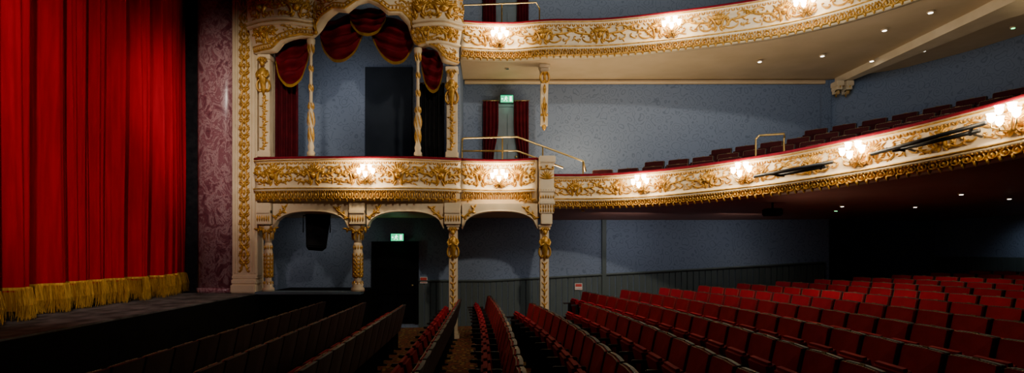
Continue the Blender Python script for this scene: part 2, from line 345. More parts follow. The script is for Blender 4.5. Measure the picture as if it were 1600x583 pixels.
def front(root,pa,hp,hd,units,rail='rail',u1=None,seed=1):
    prof=[(-.14,.0),(.07,.0),(.08,-.03),(.05,-.06),(.02,-.105)]+[(.02+.045*math.sin(PI*k/6),-.105-(hp-.15)*k/6) for k in range(1,7)]+[(.07,-hp-.02),(.10,-hp-.05),(.09,-hp-.075),(.03,-hp-.09),(.01,-hp-hd),(-.02,-hp-hd-.03),(-.14,-hp-hd-.03)]
    b=NB(); sweep(b,pa,prof,0,u1,closed=True); obj('panel',b,'cream',root,True)
    b=NB(); sweep(b,pa,[(-.16,0)]+[(-.04+.14*math.cos(a),.005+.055*math.sin(a)) for a in (PI,PI*.8,PI*.6,PI*.4,PI*.2,0)]+[(.10,0)],0,u1,closed=True); obj('velvet_rail',b,rail,root,True)
    L=u1 or pa.L; mp=pa.map
    b=NB(); u=.05; rtube(b,lambda a,c,w:mp(a,c,w+.075),[(L*k/120,-.03) for k in range(121)],[.010]*121)
    k=0
    while u<L-.03:
        leaf(b,lambda a,c,w:mp(a,c,w+.03),u,-.082,.075,.016,PI/2-(.5 if k%2 else -.5)); u+=.046; k+=1
    obj('leaf_moulding',b,'gold',root,True)
    b=NB(); rtube(b,lambda a,c,w:mp(a,c,w+.095),[(L*k/120,-hp-.03) for k in range(121)],[.015]*121,1.4)
    u=.04; k=0
    while u<L-.03:
        leaf(b,lambda a,c,w:mp(a,c,w+.065),u,-hp-.085,.035,.017,0)
        u+=.05
    u=.075
    while u<L-.075:
        rtube(b,lambda a,c,w:mp(a,c,w+.028),[(u+.056*math.sin(q),-hp-.088-(hd-.085)*(.5-.5*math.cos(q))) for q in [j*2*PI/8 for j in range(9)]],[.013]*9,3)
        leaf(b,lambda a,c,w:mp(a,c,w+.028),u,-hp-.085-(hd-.08)*.5,(hd-.08)*.75,.020,PI/2,3)
        leaf(b,lambda a,c,w:mp(a,c,w+.01),u+.07,-hp-hd-.012,.10,.022,PI/2,2)
        u+=.14
    rtube(b,lambda a,c,w:mp(a,c,w+.01),[(L*k/120,-hp-hd+.004) for k in range(121)],[.016]*121)
    obj('tongue_moulding',b,'gold',root,True)
    def mpp(a,c,w):
        q=min(1,max(0,(-c-.105)/(hp-.15))); return mp(a,c,w+.02+.045*math.sin(PI*q))
    for i,(uc,W,cen) in enumerate(units):
        b=NB(); orn_unit(b,mpp,uc,-.105-(hp-.15)/2,W,hp-.12,seed+i,cen); obj('gold_scrollwork',b,'gold',root,True)
t=thing('balustrade','cream and gold bowed balustrade of the stage box beside the proscenium','balustrade')
u=PB1.L; un=[(u*(k+.5)/5,u/5*.98,True) for k in range(5)]
front(t,PB1,.58,.24,un,seed=10)
t=thing('balustrade','short cream and gold balustrade of the second box, left of the circle front','balustrade')
un=[(PB2.L*(k+.5)/2,PB2.L/2*.98,True) for k in range(2)]
front(t,PB2,.58,.24,un,seed=30)
t2=thing('shell_pier','cream pier block with gold fan shell and stacked mouldings at end of second box','pier',(0,0,0))
xa,xb=xpx(843,11.9),xpx(865,11.9)
b=NB(); box(b,xa,xb,11.82,12.1,2.52,3.66,.012); box(b,xa-.01,xb+.03,11.78,12.1,3.56,3.70,.015); box(b,xa-.01,xb+.02,11.79,12.1,2.95,3.05,.015); box(b,xa-.01,xb+.02,11.79,12.1,2.70,2.78,.015); box(b,xa+.03,xb-.03,11.85,12.1,2.30,2.52,.01); obj('block',b,'cream',t2)
b=NB(); mp=lambda u,v,w: Vector((u,11.82-w,v)); xc=(xa+xb)/2
for k in range(-4,5):
    a=PI/2+k*.34; leaf(b,mp,xc+math.cos(a)*.07,3.22+math.sin(a)*.11,.2,.02,a)
obj('gold_shell',b,'gold',t2,True); b=NB()
for q in range(6):
    for zz in (3.00,2.86,2.66,2.58): leaf(b,mp,xa+.02+q*.052,zz,.08,.018,PI/2)
obj('gold_leaf_band',b,'gold',t2,True)
for m in (1,-1):
    b=NB(); scroll(b,mp,xc-m*.06,3.46,.16,.2,'C',1,.016,m,False); obj('gold_scroll',b,'gold',t2,True)
t=thing('circle_front','long curved cream and gold front of the lower circle sweeping to the right','balcony front')
n=12; un=[(PC.L*(k+.5)/n,PC.L/n*.97,True) for k in range(n)]
front(t,PC,.45,.18,un,seed=50)
t=thing('upper_circle_front','curved cream and gold front of the upper circle near the top of the picture','balcony front')
n=11; un=[(PU.L*(k+.5)/n,PU.L/n*.97,True) for k in range(n)]
front(t,PU,.51,.19,un,seed=80)
# ---- soffits
def loft(name,pa,drop,back,m,n=60):
    bl=[0]
    for a,c in zip(back,back[1:]): bl.append(bl[-1]+math.dist(a,c))
    def bp(s):
        d=s*bl[-1]
        for i in range(len(back)-1):
            if d<=bl[i+1]+1e-6:
                q=(d-bl[i])/max(1e-6,bl[i+1]-bl[i]); return Vector(back[i]).lerp(Vector(back[i+1]),q)
        return Vector(back[-1])
    b=NB()
    grid(b,lambda s,q: pa.map(s*pa.L,drop,-.1).lerp(bp(s),q),n,8); obj(name,b,m,kind='structure',smooth=True)
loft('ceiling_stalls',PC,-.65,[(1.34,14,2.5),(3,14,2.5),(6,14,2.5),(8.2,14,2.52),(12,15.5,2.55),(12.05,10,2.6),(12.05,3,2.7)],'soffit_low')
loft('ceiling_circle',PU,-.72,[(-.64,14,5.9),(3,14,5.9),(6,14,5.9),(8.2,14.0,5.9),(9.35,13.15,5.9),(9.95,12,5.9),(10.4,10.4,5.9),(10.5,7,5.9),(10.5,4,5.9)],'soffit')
b=NB(); tube(b,[(-.6,13.93,5.83),(8.1,13.93,5.83)],.05,6); obj('trim_5',b,'soffit',kind='structure')
b=NB(); c=[(8.30,13.85,5.74),(8.44,13.85,5.74),(8.75,9.8,5.68),(9.25,8.2,5.62),(9.5,6,5.6),(8.1,6,5.6),(8.15,8.2,5.62),(8.25,9.8,5.68)]
lo=[b.verts.new(q) for q in c]; hi=[b.verts.new((q[0],q[1],5.92)) for q in c]
for k in range(8): b.faces.new((lo[k],lo[(k+1)%8],hi[(k+1)%8],hi[k]))
b.faces.new(lo); b.faces.new(hi); obj('ceiling_beam',b,'cream',kind='structure')
b=NB(); box(b,-4.87,1.33,12.12,YW,2.55,2.83); obj('floor_boxes',b,'soffit',kind='structure')
def fascia(x0,x1,y0,zt,zs,rise,label):
    b=NB(); n=20; lo=[];hi=[];lob=[];hib=[]
    for k in range(n+1):
        s=k/n; x=x0+(x1-x0)*s; z=zs+rise*(1-abs(2*s-1)**2.6)**.5
        lo.append(b.verts.new((x,y0,z)));hi.append(b.verts.new((x,y0,zt)));lob.append(b.verts.new((x,y0+.18,z)));hib.append(b.verts.new((x,y0+.18,zt)))
    for k in range(n):
        b.faces.new((lo[k],lo[k+1],hi[k+1],hi[k]));b.faces.new((lob[k],lob[k+1],hib[k+1],hib[k]));b.faces.new((lo[k],lo[k+1],lob[k+1],lob[k]));b.faces.new((hi[k],hi[k+1],hib[k+1],hib[k]))
    o=obj('arch_fascia',b,'cream',label=label,cat='arch')
    b=NB(); tube(b,[(x0+(x1-x0)*k/n,y0-.01,zs+rise*(1-abs(2*k/n-1)**2.6)**.5+.02) for k in range(n+1)],.018,6); obj('arch_moulding',b,'cream',o,True)
    mp=lambda u,v,w: Vector((u,y0-w,v))
    for m,xx in ((1,x0),(-1,x1)):
        b=NB(); scroll(b,mp,xx+m*.15,zs+rise*.78+.05,.30,.75,'S',1,.02,m); obj('gold_spandrel',b,'gold',o,True)
YA=11.98
fascia(xpx(426.5,YA),xpx(545,YA),YA,2.73,2.2,.36,'cream flattened arch under the stage box over the hanging loudspeaker')
fascia(xpx(573,YA),xpx(693,YA),YA,2.73,2.2,.36,'cream flattened arch under the boxes in front of the dark exit doorway')
fascia(xpx(722,YA),xpx(840,YA),YA,2.73,2.2,.36,'cream flattened arch under the second box between the two square piers')
# ---- turned columns under the stage box
def column(px,zb,zt,label,s=1):
    t=thing('turned_column',label,'column',(xpx(px,12.0),12.12,0)); h=zt-zb
    A=[(.15,0),(.15,.04),(.11,.07),(.13,.10),(.10,.13)]
    B=[(.10,.13),(.08,.17),(.085,.26),(.10,.38),(.11,.48),(.112,.56),(.10,.62),(.085,.66),(.10,.70),(.08,.74)]
    C=[(.08,.74),(.085,.8),(.11,.86),(.15,.92),(.17,.96),(.17,1)]
    for nm,pr,mm in (('base',A,'cream'),('gilded_shaft',B,'cream'),('neck',C,'cream')):
        b=NB(); lathe(b,[(r*s,zb+q*h) for r,q in pr],seg=16); obj(nm,b,mm,t,True)
    for nm,q0,q1,r0,nn,lw in (('carved_belly',.20,.60,.100,8,.020),('carved_collar',.63,.71,.095,10,.018),('carved_bell',.77,.95,.115,9,.022),('carved_foot',.08,.16,.11,9,.018)):
        b=NB()
        for k in range(nn):
            a=2*PI*k/nn; mp=lambda u,v,w,a=a,r0=r0: Vector((math.cos(a+u/r0)*(r0*s*.95+w),math.sin(a+u/r0)*(r0*s*.95+w),v))
            zc=zb+(q0+q1)/2*h; L=(q1-q0)*h
            if L<=.4: leaf(b,mp,0,zc,L,lw,PI/2,1.2)
            if L>.4:
                for zz in (-.42,-.27,-.12,.03,.18,.33):
                    leaf(b,mp,0,zc+L*(zz+.06),L*.19,.021,PI/2,1.3)
                    leaf(b,mp,.028,zc+L*zz,L*.19,.018,PI/2-.7,1.3); leaf(b,mp,-.028,zc+L*zz,L*.19,.018,PI/2+.7,1.3)
        obj(nm,b,'gold',t,True)
    for m in (1,-1):
        b=NB(); mp=lambda u,v,w: Vector((u,-.12*s-w,v)); scroll(b,mp,m*.12*s,zt-.1,.19*s,.5,'C',-1,.020,m); obj('volute',b,'gold',t,True)
    b=NB(); box(b,-.17*s,.17*s,-.15*s,.15*s,zt-.03,zt+.01,.008)
    obj('abacus',b,'cream',t)
column(416,.90,2.28,'gilded turned column under the stage box nearest the proscenium, left of the loudspeaker',.82)
column(557,.90,2.28,'gilded turned column under the stage box, right of the hanging loudspeaker',.95)
def herm(bm,x,y,zt,s=1):
    ball(bm,(x,y-.10*s,zt-.10*s),.045*s,.05*s,.06*s,10,8); ball(bm,(x,y-.155*s,zt-.105*s),.01*s,.014*s,.016*s,6,4)
    tube(bm,[(x,y-.06*s,zt-.17*s),(x,y-.07*s,zt-.21*s)],.025*s,8)
    tube(bm,[(x,y-.05*s,zt-.19*s),(x,y-.08*s,zt-.25*s),(x,y-.09*s,zt-.33*s),(x,y-.07*s,zt-.42*s),(x,y-.05*s,zt-.55*s),(x,y-.03*s,zt-.68*s)],[.05*s,.085*s,.085*s,.06*s,.045*s,.015*s],10)
    for m in (1,-1):
        tube(bm,[(x+m*.075*s,y-.07*s,zt-.24*s),(x+m*.105*s,y-.09*s,zt-.31*s),(x+m*.08*s,y-.14*s,zt-.37*s),(x+m*.02*s,y-.16*s,zt-.33*s)],[.03*s,.027*s,.022*s,.016*s],8)
        mp=lambda u,v,w: Vector((x+u,y-.03*s-w,v)); scroll(bm,mp,m*.075*s,zt-.5*s,.22*s,PI/2,'C',1,.018*s,m,False)
        ball(bm,(x+m*.05*s,y-.09*s,zt-.05*s),.022*s,.03*s,.03*s,6,5)
    for k in range(-2,3):
        mp=lambda u,v,w: Vector((x+u,y-.1*s-w,v)); leaf(bm,mp,k*.035*s,zt-.02*s,.09*s,.016*s,PI/2+k*.3)
def pier(px,zb,zt,label,w=.105,Y=12.0):
    x=xpx(px,Y); t=thing('square_pier',label,'pier',(x,Y+.1,0))
    b=NB(); box(b,-w*.85,w*.85,-w*.8,w*.8,zb+.12,zt-.08,.008); obj('shaft',b,'cream',t)
    b=NB(); box(b,-w*1.2,w*1.2,-w*1.2,w*1.1,zb,zb+.10,.01); box(b,-w,w,-w,w,zb+.10,zb+.16,.01); obj('base',b,'cream',t)
    b=NB(); box(b,-w*1.3,w*1.3,-w*1.7,w*1.1,zt-.04,zt,.008); box(b,-w*1.1,w*1.1,-w*1.4,w,zt-.10,zt-.04,.01); obj('capital',b,'cream',t)
    b=NB(); herm(b,0,-w*.8,zt-.06,1.0); obj('gold_herm_figure',b,'gold',t,True)
    b=NB(); mp=lambda u,v,wv: Vector((u,-w*.8-wv,v)); z=zt-.85
    while z>zb+.35:
        leaf(b,mp,0,z,.15,.022,PI/2)
        for m in (1,-1): leaf(b,mp,m*.035,z+.05,.09,.015,PI/2-m*.7)
        z-=.14
    obj('gold_garland',b,'gold',t,True)
pier(708,-.1,2.29,'square cream pier with gold figure dividing the stage box from the second box below')
pier(851,-.1,2.29,'square cream pier with gold figure under the shell pier at the circle end')
def pblock(pa_,pb_,y0,label,leaves):
    b=NB(); xa,xb=xpx(pa_,12),xpx(pb_,12); box(b,xa,xb,y0,12.10,2.30,2.74,.01); box(b,xa,xb,y0-.03,12.0,2.52,2.60,.012)
    o=obj('pier_block',b,'cream',label=label,cat='block')
    b=NB(); mp=lambda u,v,w: Vector((u,y0-w,v)); n=6
    for k in range(n): leaf(b,mp,xa+.03+k*(xb-xa-.06)/(n-1),2.42,.14,.018,PI/2)
    obj('gold_leaf_band',b,'gold',o,True)
pblock(695,720,11.86,'cream moulded block between the left square pier and the balustrade above',6)
pblock(403,425,11.90,'cream block above the column nearest the proscenium',6)
pblock(547,571,11.90,'cream block above the column right of the loudspeaker',6)
# ================================================================== STAGE BOX SUPERSTRUCTURE
def colonnette(px,zb,zt,Y,label):
    t=thing('colonnette',label,'column',(xpx(px,Y),Y,0)); h=zt-zb
    pr=[(.085,0),(.085,.03),(.055,.05),(.07,.08),(.05,.11),(.045,.18),(.06,.27),(.07,.32),(.05,.38),(.04,.42),(.055,.44),(.034,.46),(.030,.86),(.045,.88),(.035,.9),(.06,.94),(.085,.97),(.085,1)]
    b=NB(); lathe(b,[(r,zb+q*h) for r,q in pr],seg=12); obj('shaft',b,'cream',t,True)
    for (q0,q1,r0,nn) in ((.12,.26,.05,6),(.26,.38,.062,6),(.40,.46,.05,6),(.55,.62,.034,5),(.72,.78,.034,5),(.88,.97,.055,7)):
        b=NB()
        for k in range(nn):
            a=2*PI*k/nn; mp=lambda u,v,w,a=a,r0=r0: Vector((math.cos(a+u/r0)*(r0+w),math.sin(a+u/r0)*(r0+w),v))
            leaf(b,mp,0,zb+(q0+q1)/2*h,(q1-q0)*h*1.05,.019,PI/2+.2,1.2)
        obj('gold_collar',b,'gold',t,True)
YB=11.9
colonnette(486,3.70,6.12,YB,'slender gilded colonnette rising from the stage box rail, left one')
colonnette(653,3.70,5.93,YB,'slender gilded colonnette rising from the stage box rail, right one')
def side_pilaster(px,zb,zt,Y,w,label):
    x=xpx(px,Y); t=thing('carved_pilaster',label,'pilaster',(x,Y+.1,0))
    b=NB(); box(b,-w,w,-w,w,zb,zt,.01); box(b,-w*1.2,w*1.2,-w*1.3,w,zb,zb+.12,.01); box(b,-w*1.2,w*1.2,-w*1.3,w,zt-.1,zt,.01); obj('shaft',b,'cream',t)
    b=NB(); herm(b,0,-w,zt-.1,1.1)
    obj('gold_herm_figure',b,'gold',t,True)
    b=NB(); mp=lambda u,v,wv: Vector((u,-w-wv,v)); z=zb+.25
    while z<zt-.85:
        scroll(b,mp,0,z,.19,PI/2-.3,'S',1,.016,1,True); leaf(b,mp,0,z+.12,.1,.022,PI/2); z+=.22
    obj('gold_scrollwork',b,'gold',t,True)
side_pilaster(413,3.70,5.83,11.98,.11,'carved cream and gold pilaster at the proscenium end of the stage box')
side_pilaster(706,3.70,5.60,12.05,.11,'carved cream and gold pilaster between the stage box and the circle rail')
b=NB(); box(b,-4.86,-4.62,12.25,12.4,2.85,7.7); obj('wall_jamb',b,'cream',kind='structure')
# canopy
PK=Path([(-4.87,12.0,0),(-4.5,11.8,0),(-4.1,11.72,0),(-3.75,11.85,0),(-3.5,11.9,0),(-3.1,11.65,0),(-2.55,11.55,0),(-2.0,11.65,0),(-1.6,11.88,0),(-1.35,11.8,0),(-1.0,11.75,0),(-.78,11.9,0),(-.66,11.98,0)])
ZL=[(398,5.85),(425,5.85),(440,6.0),(470,6.12),(488,6.13),(500,6.28),(512,6.44),(530,6.56),(545,6.52),(560,6.66),(576,6.72),(592,6.64),(606,6.50),(622,6.54),(638,6.38),(646,6.05),(655,5.95),(668,5.97),(682,5.88),(697,5.65),(720,5.62)]
def zl(u):
    q=PK.map(u,0,0); px=CX+F*q.x/q.y
    for (a,za),(c,zc) in zip(ZL,ZL[1:]):
        if a<=px<=c: return za+(zc-za)*(px-a)/(c-a)
    return ZL[0][1] if px<400 else ZL[-1][1]
def kb(z): return .04+.17*math.sin(PI*min(1,max(0,(z-5.9)/1.5)))
def mk(u,v,w): return PK.map(u,v,kb(v)+w)
t=thing('box_canopy','ornate cream and gold bulging canopy above the draped stage box','canopy')
b=NB(); N=150
grid(b,lambda s,q: mk(s*PK.L, zl(s*PK.L)+(7.8-zl(s*PK.L))*q, 0),N,16)
grid(b,lambda s,q: mk(s*PK.L, zl(s*PK.L), -q*.2),N,1)
bmesh.ops.remove_doubles(b,verts=b.verts[:],dist=.0005)
obj('canopy_shell',b,'cream',t,True)
b=NB()
def edge(off,r,w): 
    pts=[(PK.L*k/N,zl(PK.L*k/N)+off) for k in range(N+1)]; rtube(b,lambda u,v,ww: mk(u,v,w+ww),pts,[r]*(N+1),1)
edge(.03,.026,.0); edge(.12,.015,.0)
for k in range(0,N,2):
    u=PK.L*(k+.5)/N; leaf(b,mk,u,zl(u)+.075,.06,.02,PI/2)
obj('rope_moulding',b,'gold',t,True)
def band(z,r,pxa,pxb,m='cream',nm='cornice'):
    b=NB(); ua,ub=PK.u_px(pxa),PK.u_px(pxb); n=max(6,int((ub-ua)/.06)); rtube(b,mk,[(ua+(ub-ua)*k/n,z) for k in range(n+1)],[r]*(n+1),1.8); obj(nm,b,m,t,True)
for z in (6.32,6.40): band(z,.035,400,494); band(z-.02,.035,650,718)
band(6.95,.05,400,718); band(7.08,.03,400,718,'gold','gold_cornice'); band(5.98,.03,668,718); band(6.36,.014,400,494,'gold','gold_cornice'); band(6.88,.014,400,718,'gold','gold_cornice')
for (px,z,W,H,c) in ((420,6.15,.5,.36,True),(462,6.24,.42,.22,False),(420,6.66,.5,.46,True),(462,6.66,.5,.46,True),(490,6.62,.36,.4,False),(522,6.80,.5,.26,False),(552,6.88,.4,.24,False),(576,6.93,.4,.32,True),(602,6.86,.4,.26,False),(630,6.76,.5,.3,False),(662,6.65,.42,.44,True),(690,6.64,.42,.44,True),(709,6.64,.3,.4,False),(668,6.17,.36,.3,True),(697,6.14,.40,.34,True),(700,5.80,.34,.28,False),(512,6.62,.2,.26,False),(640,6.56,.24,.28,False),(450,7.25,.8,.2,False),(540,7.25,.8,.2,False),(640,7.25,.8,.2,False)):
    b=NB(); orn_unit(b,mk,PK.u_px(px),z,W,H,int(px+z*10),c); obj('gold_scrollwork',b,'gold',t,True)
for px in (500,645):
    b=NB(); u=PK.u_px(px)
    for k in range(5): leaf(b,mk,u,6.30+k*.11,.18,.045-.004*k,PI/2)
    ball(b,PK.map(u,6.20,kb(6.2)+.03),.05); obj('gold_bracket',b,'gold',t,True)
# ---- swags
def swag(x0,x1,y,zt0,zt1,drop,name_label,wide=.5):
    t=thing('draped_swag',name_label,'curtain swag')
    def f(s,q):
        x=x0+(x1-x0)*s; zt=zt0+(zt1-zt0)*s
        dd=drop*(.30+.70*(math.sin(PI*s)**wide)); z=zt-dd*q
        ph=q*8*PI*(.7+.3*math.sin(PI*s))+s*1.5
        fold=.06*math.sin(ph)*(.25+math.sin(PI*s))+.035*math.sin(s*13+q*4)
        return (x,y-fold-.12*math.sin(PI*q)*math.sin(PI*s),z)
    b=NB(); grid(b,f,36,60); obj('cloth',b,'velvet_swag',t,True)
    b=NB(); n=90
    for k in range(n):
        s=(k+.5)/n; p=Vector(f(s,1)); w=.005; l=.05
        b.faces.new([b.verts.new(p+Vector(d)) for d in ((-w,-.012,.012),(w,-.012,.012),(w,-.02,-l),(-w,-.02,-l))])
    tube(b,[Vector(f(k/30,1))+Vector((0,-.012,.010)) for k in range(31)],.007,5)
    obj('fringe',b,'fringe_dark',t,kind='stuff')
ys=12.16
swag(xpx(499,ys),xpx(570,ys),ys+.05,6.55,6.82,.90,'dark red gold-fringed swag in the stage box arch, left half',.6)
swag(xpx(577,ys),xpx(647,ys),ys+.05,6.82,6.52,.92,'dark red gold-fringed swag in the stage box arch, right half',.6)
swag(xpx(548,ys),xpx(604,ys),ys-.10,6.80,6.80,.52,'small dark red swag overlapping at the crown of the stage box arch',.6)
swag(xpx(430,ys),xpx(483,ys),ys,6.15,6.3,.98,'dark red gold-fringed swag in the opening beside the proscenium pilaster')
swag(xpx(658,ys),xpx(692,ys),ys,6.05,5.9,.85,'small dark red swag above the black drape at right of stage box')
def drape(x0,x1,y,z0,z1,m,label,nf=5,amp=.04,gather=None):
    t=thing('hanging_drape',label,'drape')
    def f(s,q):
        z=z0+(z1-z0)*q; c=(x0+x1)/2 if gather is None else (x0 if gather<0 else x1)
        sq=1-.35*math.sin(PI*min(1,q*1.3))**2 if gather is not None else 1
        x=c+(x0+(x1-x0)*s-c)*sq
        return (x,y+amp*math.sin(s*nf*2*PI)+.01*math.sin(s*nf*5),z)
    b=NB(); grid(b,f,nf*8,10); obj('cloth',b,m,t,True)
    b=NB(); tube(b,[(x0-.02,y,z1+.01),(x1+.02,y,z1+.01)],.012,6); obj('heading_rod',b,'brass',t,True)
xx=xpx
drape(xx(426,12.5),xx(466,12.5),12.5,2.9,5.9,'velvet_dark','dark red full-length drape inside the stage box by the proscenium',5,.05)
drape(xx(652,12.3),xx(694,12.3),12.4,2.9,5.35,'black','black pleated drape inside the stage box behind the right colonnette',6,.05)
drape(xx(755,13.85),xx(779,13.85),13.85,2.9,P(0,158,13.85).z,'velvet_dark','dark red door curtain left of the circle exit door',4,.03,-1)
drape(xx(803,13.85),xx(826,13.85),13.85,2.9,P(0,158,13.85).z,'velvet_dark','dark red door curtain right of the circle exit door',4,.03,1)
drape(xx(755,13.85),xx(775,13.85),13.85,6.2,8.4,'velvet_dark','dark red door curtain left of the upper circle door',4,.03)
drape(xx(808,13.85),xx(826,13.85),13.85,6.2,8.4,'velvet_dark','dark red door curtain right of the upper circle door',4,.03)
b=NB(); box(b,xx(570,13.9),xx(643,13.9),13.93,13.99,2.85,P(0,104,13.9).z); obj('wall_box_shade_panel',b,'recess_shade',kind='structure')  # flat panel on the wall, coloured as the shaded part of the box
b=NB(); box(b,-.72,-.64,12.3,YW,2.84,5.9); obj('wall_box_partition',b,'blue',kind='structure')
# ================================================================== HUNG CONSOLES
def console(x,y,zt,zb,label,w=.11,d=.2):
    t=thing('scroll_console',label,'bracket',(x,y,0)); h=zt-zb
    b=NB(); box(b,-w,w,-d,d*.4,zt-.12,zt,.012); box(b,-w*.8,w*.8,-d*.8,d*.4,zt-.2,zt-.12,.012); obj('cap',b,'cream',t); b=NB()
    pr=[(-d*.75,zt-.2),(-d*.85,zt-h*.3),(-d*.55,zt-h*.45),(-d*.3,zt-h*.6),(-d*.35,zt-h*.85),(-d*.15,zb+.05),(d*.3,zb+.05),(d*.3,zt-.2)]
    lo=[b.verts.new((-w*.65,a,c)) for a,c in pr]; hi=[b.verts.new((w*.65,a,c)) for a,c in pr]; m=len(pr)
    for k in range(m): b.faces.new((lo[k],lo[(k+1)%m],hi[(k+1)%m],hi[k]))
    b.faces.new(lo); b.faces.new(hi); obj('body',b,'cream',t)
    b=NB(); mp=lambda u,v,wv: Vector((u,-d*.85-wv,v)); mp2=lambda u,v,wv: Vector((u,-d*.4-wv,v)); g=min(1,h)
    for m in (1,-1): scroll(b,mp,m*.05*g**.5,zt-h*.24,.22*g,PI/2,'C',1,.022*g,m,False); scroll(b,mp2,m*.035,zt-h*.72,.27*g,PI/2,'S',1,.018*g,m,False)
    leaf(b,mp,0,zt-h*.24,.24*g,.036*g,PI/2); leaf(b,mp,0,zt-h*.42,.22*g,.036*g,PI/2); leaf(b,mp2,0,zt-h*.62,.3*g,.034*g,PI/2); leaf(b,mp2,0,zt-h*.84,.26*g,.028*g,PI/2)
    obj('gold_acanthus',b,'gold',t,True)
    b=NB(); lathe(b,[(.01,zb-.06*g),(.04*g,zb-.02),(.05*g,zb+.03),(.03*g,zb+.07)],(0,-.01),10); obj('drop_finial',b,'gold',t,True)
console(xpx(850,12.7),12.7,5.86,P(0,200,12.7).z,'tall cream and gold scroll bracket hanging under the upper circle beside the draped door',.12,.2)
console(xpx(1306,13.6),13.6,5.72,5.40,'left one of two small scroll brackets under the ceiling beam at right',.085,.2)
console(xpx(1321,13.6),13.6,5.72,5.40,'right one of two small scroll brackets under the ceiling beam at right',.085,.2)
b=NB(); box(b,8.02,8.25,13.9,YW,2.9,5.7,.01); obj('trim_6',b,'blue',kind='structure')
# ================================================================== SCONCES
def sconce_proto():
    t=thing('wall_sconce','x','wall lamp')
    b=NB(); mp=lambda u,v,w: Vector((u,-w,v)); cartouche(b,mp,0,-.02,.32); obj('backplate',b,'gold',t,True)
    for (dx,dz,dy) in ((-.14,.02,-.16),(0,-.05,-.22),(.14,.02,-.16),(-.07,.10,-.13),(.07,.10,-.13)):
        b=NB(); tube(b,[(0,-.02,-.06),(dx*.4,-.08,-.12),(dx,dy,-.08+dz),(dx,dy,-.02+dz)],[.014,.012,.01,.01],6); a=obj('arm',b,'brass',t,True)
        b=NB(); lathe(b,[(.018,dz-.02),(.032,dz+.0),(.042,dz+.03),(.038,dz+.06),(.05,dz+.085)],(dx,dy),10); obj('glass_shade',b,'glass',a,True)
    return t
SC=None
def sconce(pa,px,v,label,push=.07,e=42):
    global SC
    u=pa.u_px(px); p=pa.map(u,v,push); n=pa.nrm(u); rz=math.atan2(n[0],-n[1])
    if SC is None:
        SC=sconce_proto(); SC.location=p; SC.rotation_euler=(0,0,rz); SC['label']=label; SC['group']='lit sconces on the balcony fronts'
    else: dup(SC,p,rz,label,'lit sconces on the balcony fronts')
    L=bpy.data.lights.new('sconce_glow','POINT'); L.energy=10; L.color=(1,.80,.54); L.shadow_soft_size=.10
    o=bpy.data.objects.new('sconce_glow',L); o.location=pa.map(u,v+.2,push+.25); COL.objects.link(o)
    L=bpy.data.lights.new('sconce_wash','SPOT'); L.energy=e; L.color=(1,.80,.54); L.shadow_soft_size=.12; L.spot_size=math.radians(155); L.spot_blend=.6
    o=bpy.data.objects.new('sconce_wash',L); a=pa.map(u,v+.10,push+.48); q=pa.map(u,v+.05,0); o.location=a; o.rotation_euler=(q-a).to_track_quat('-Z','Y').to_euler(); COL.objects.link(o)
sconce(PB1,575,-.34,'glowing glass sconce in the middle of the stage box balustrade',e=60)
sconce(PB2,780,-.38,'glowing glass sconce in the middle of the second box balustrade',e=60)
sconce(PC,1007,-.24,'glowing glass sconce at the left end of lower circle front, nearest the shell pier',e=55)
sconce(PC,1167,-.24,'glowing glass sconce on lower circle front beside the shorter black lighting bar')
sconce(PC,1345,-.24,'glowing glass sconce on lower circle front at left end of the longer black bar')
sconce(PC,1592,-.24,'glowing glass sconce on lower circle front at right edge of picture',e=28)
sconce(PU,780,-.32,'glowing glass sconce on upper circle front above the draped door',e=60)
sconce(PU,1050,-.32,'glowing glass sconce in the middle of the upper circle front',e=55)
sconce(PU,1262,-.32,'glowing glass sconce on upper circle front at top edge right of centre')
# ================================================================== LIGHTING BARS
def bar(a0,a1,b0,b1,label):
    t=thing('lighting_bar',label,'lighting bar')
    def q(px,py,w):
        u=PC.u_px(px,w); p=PC.map(u,0,w); return Vector((p.x,p.y,EZ+(HY-py)*p.y/F))
    A,B=q(*a0,.34),q(*a1,.34); C,D=q(*b0,.30),q(*b1,.30)
    for s,e in ((A,B),(C,D)):
        b=NB(); tube(b,[s,e],.028,8); obj('pipe',b,'iron',t,True)
    for s in (.15,.9):
        m=A.lerp(B,s); k=C.lerp(D,s); b=NB(); tube(b,[m+Vector((0,0,.02)),k-Vector((0,0,.03))],.022,6); obj('clamp',b,'iron',t)
        u=PC.u_px(CX+F*k.x/k.y,.3); b=NB(); tube(b,[k,PC.map(u,-.35,.10)],.016,6); obj('stay',b,'iron',t)
bar((1178,276),(1302,253),(1215,274),(1290,260),'shorter black lighting bar on the lower circle front')
bar((1362,241),(1541,192),(1395,236),(1530,204),'longer black lighting bar on the lower circle front at right')
# ================================================================== HANDRAILS
def rail(lines,posts,label,r=.02):
    t=thing('brass_handrail',label,'handrail')
    for l in lines:
        b=NB(); tube(b,l,r,8); obj('rail',b,'brass',t,True)
    for (x,y,z0,z1) in posts:
        b=NB(); lathe(b,[(.035,z0),(.035,z0+.03),(.016,z0+.05),(.016,z1)],(x,y),8); obj('post',b,'brass',t,True)
YR=12.5
def R(px,py,Y=YR): return P(px,py,Y)
a=R(722,216);c=R(808,214);d=R(912,252)
rail([[R(722,222),a+Vector((.03,0,.0)),c,d,R(915,268)],[R(722,236),R(808,236),R(880,262)]],[(a.x,YR,2.83,a.z),(R(785,0).x,YR,2.83,a.z),(R(848,0).x,YR,2.83,R(0,229).z),(R(911,0).x,YR,2.6,d.z)],'brass handrail with sloping end beside the draped circle exit door')
Y2=10.8
a=P(1181,218,Y2);c=P(1225,209,Y2); HR=(a.x-.3,c.x+.3)
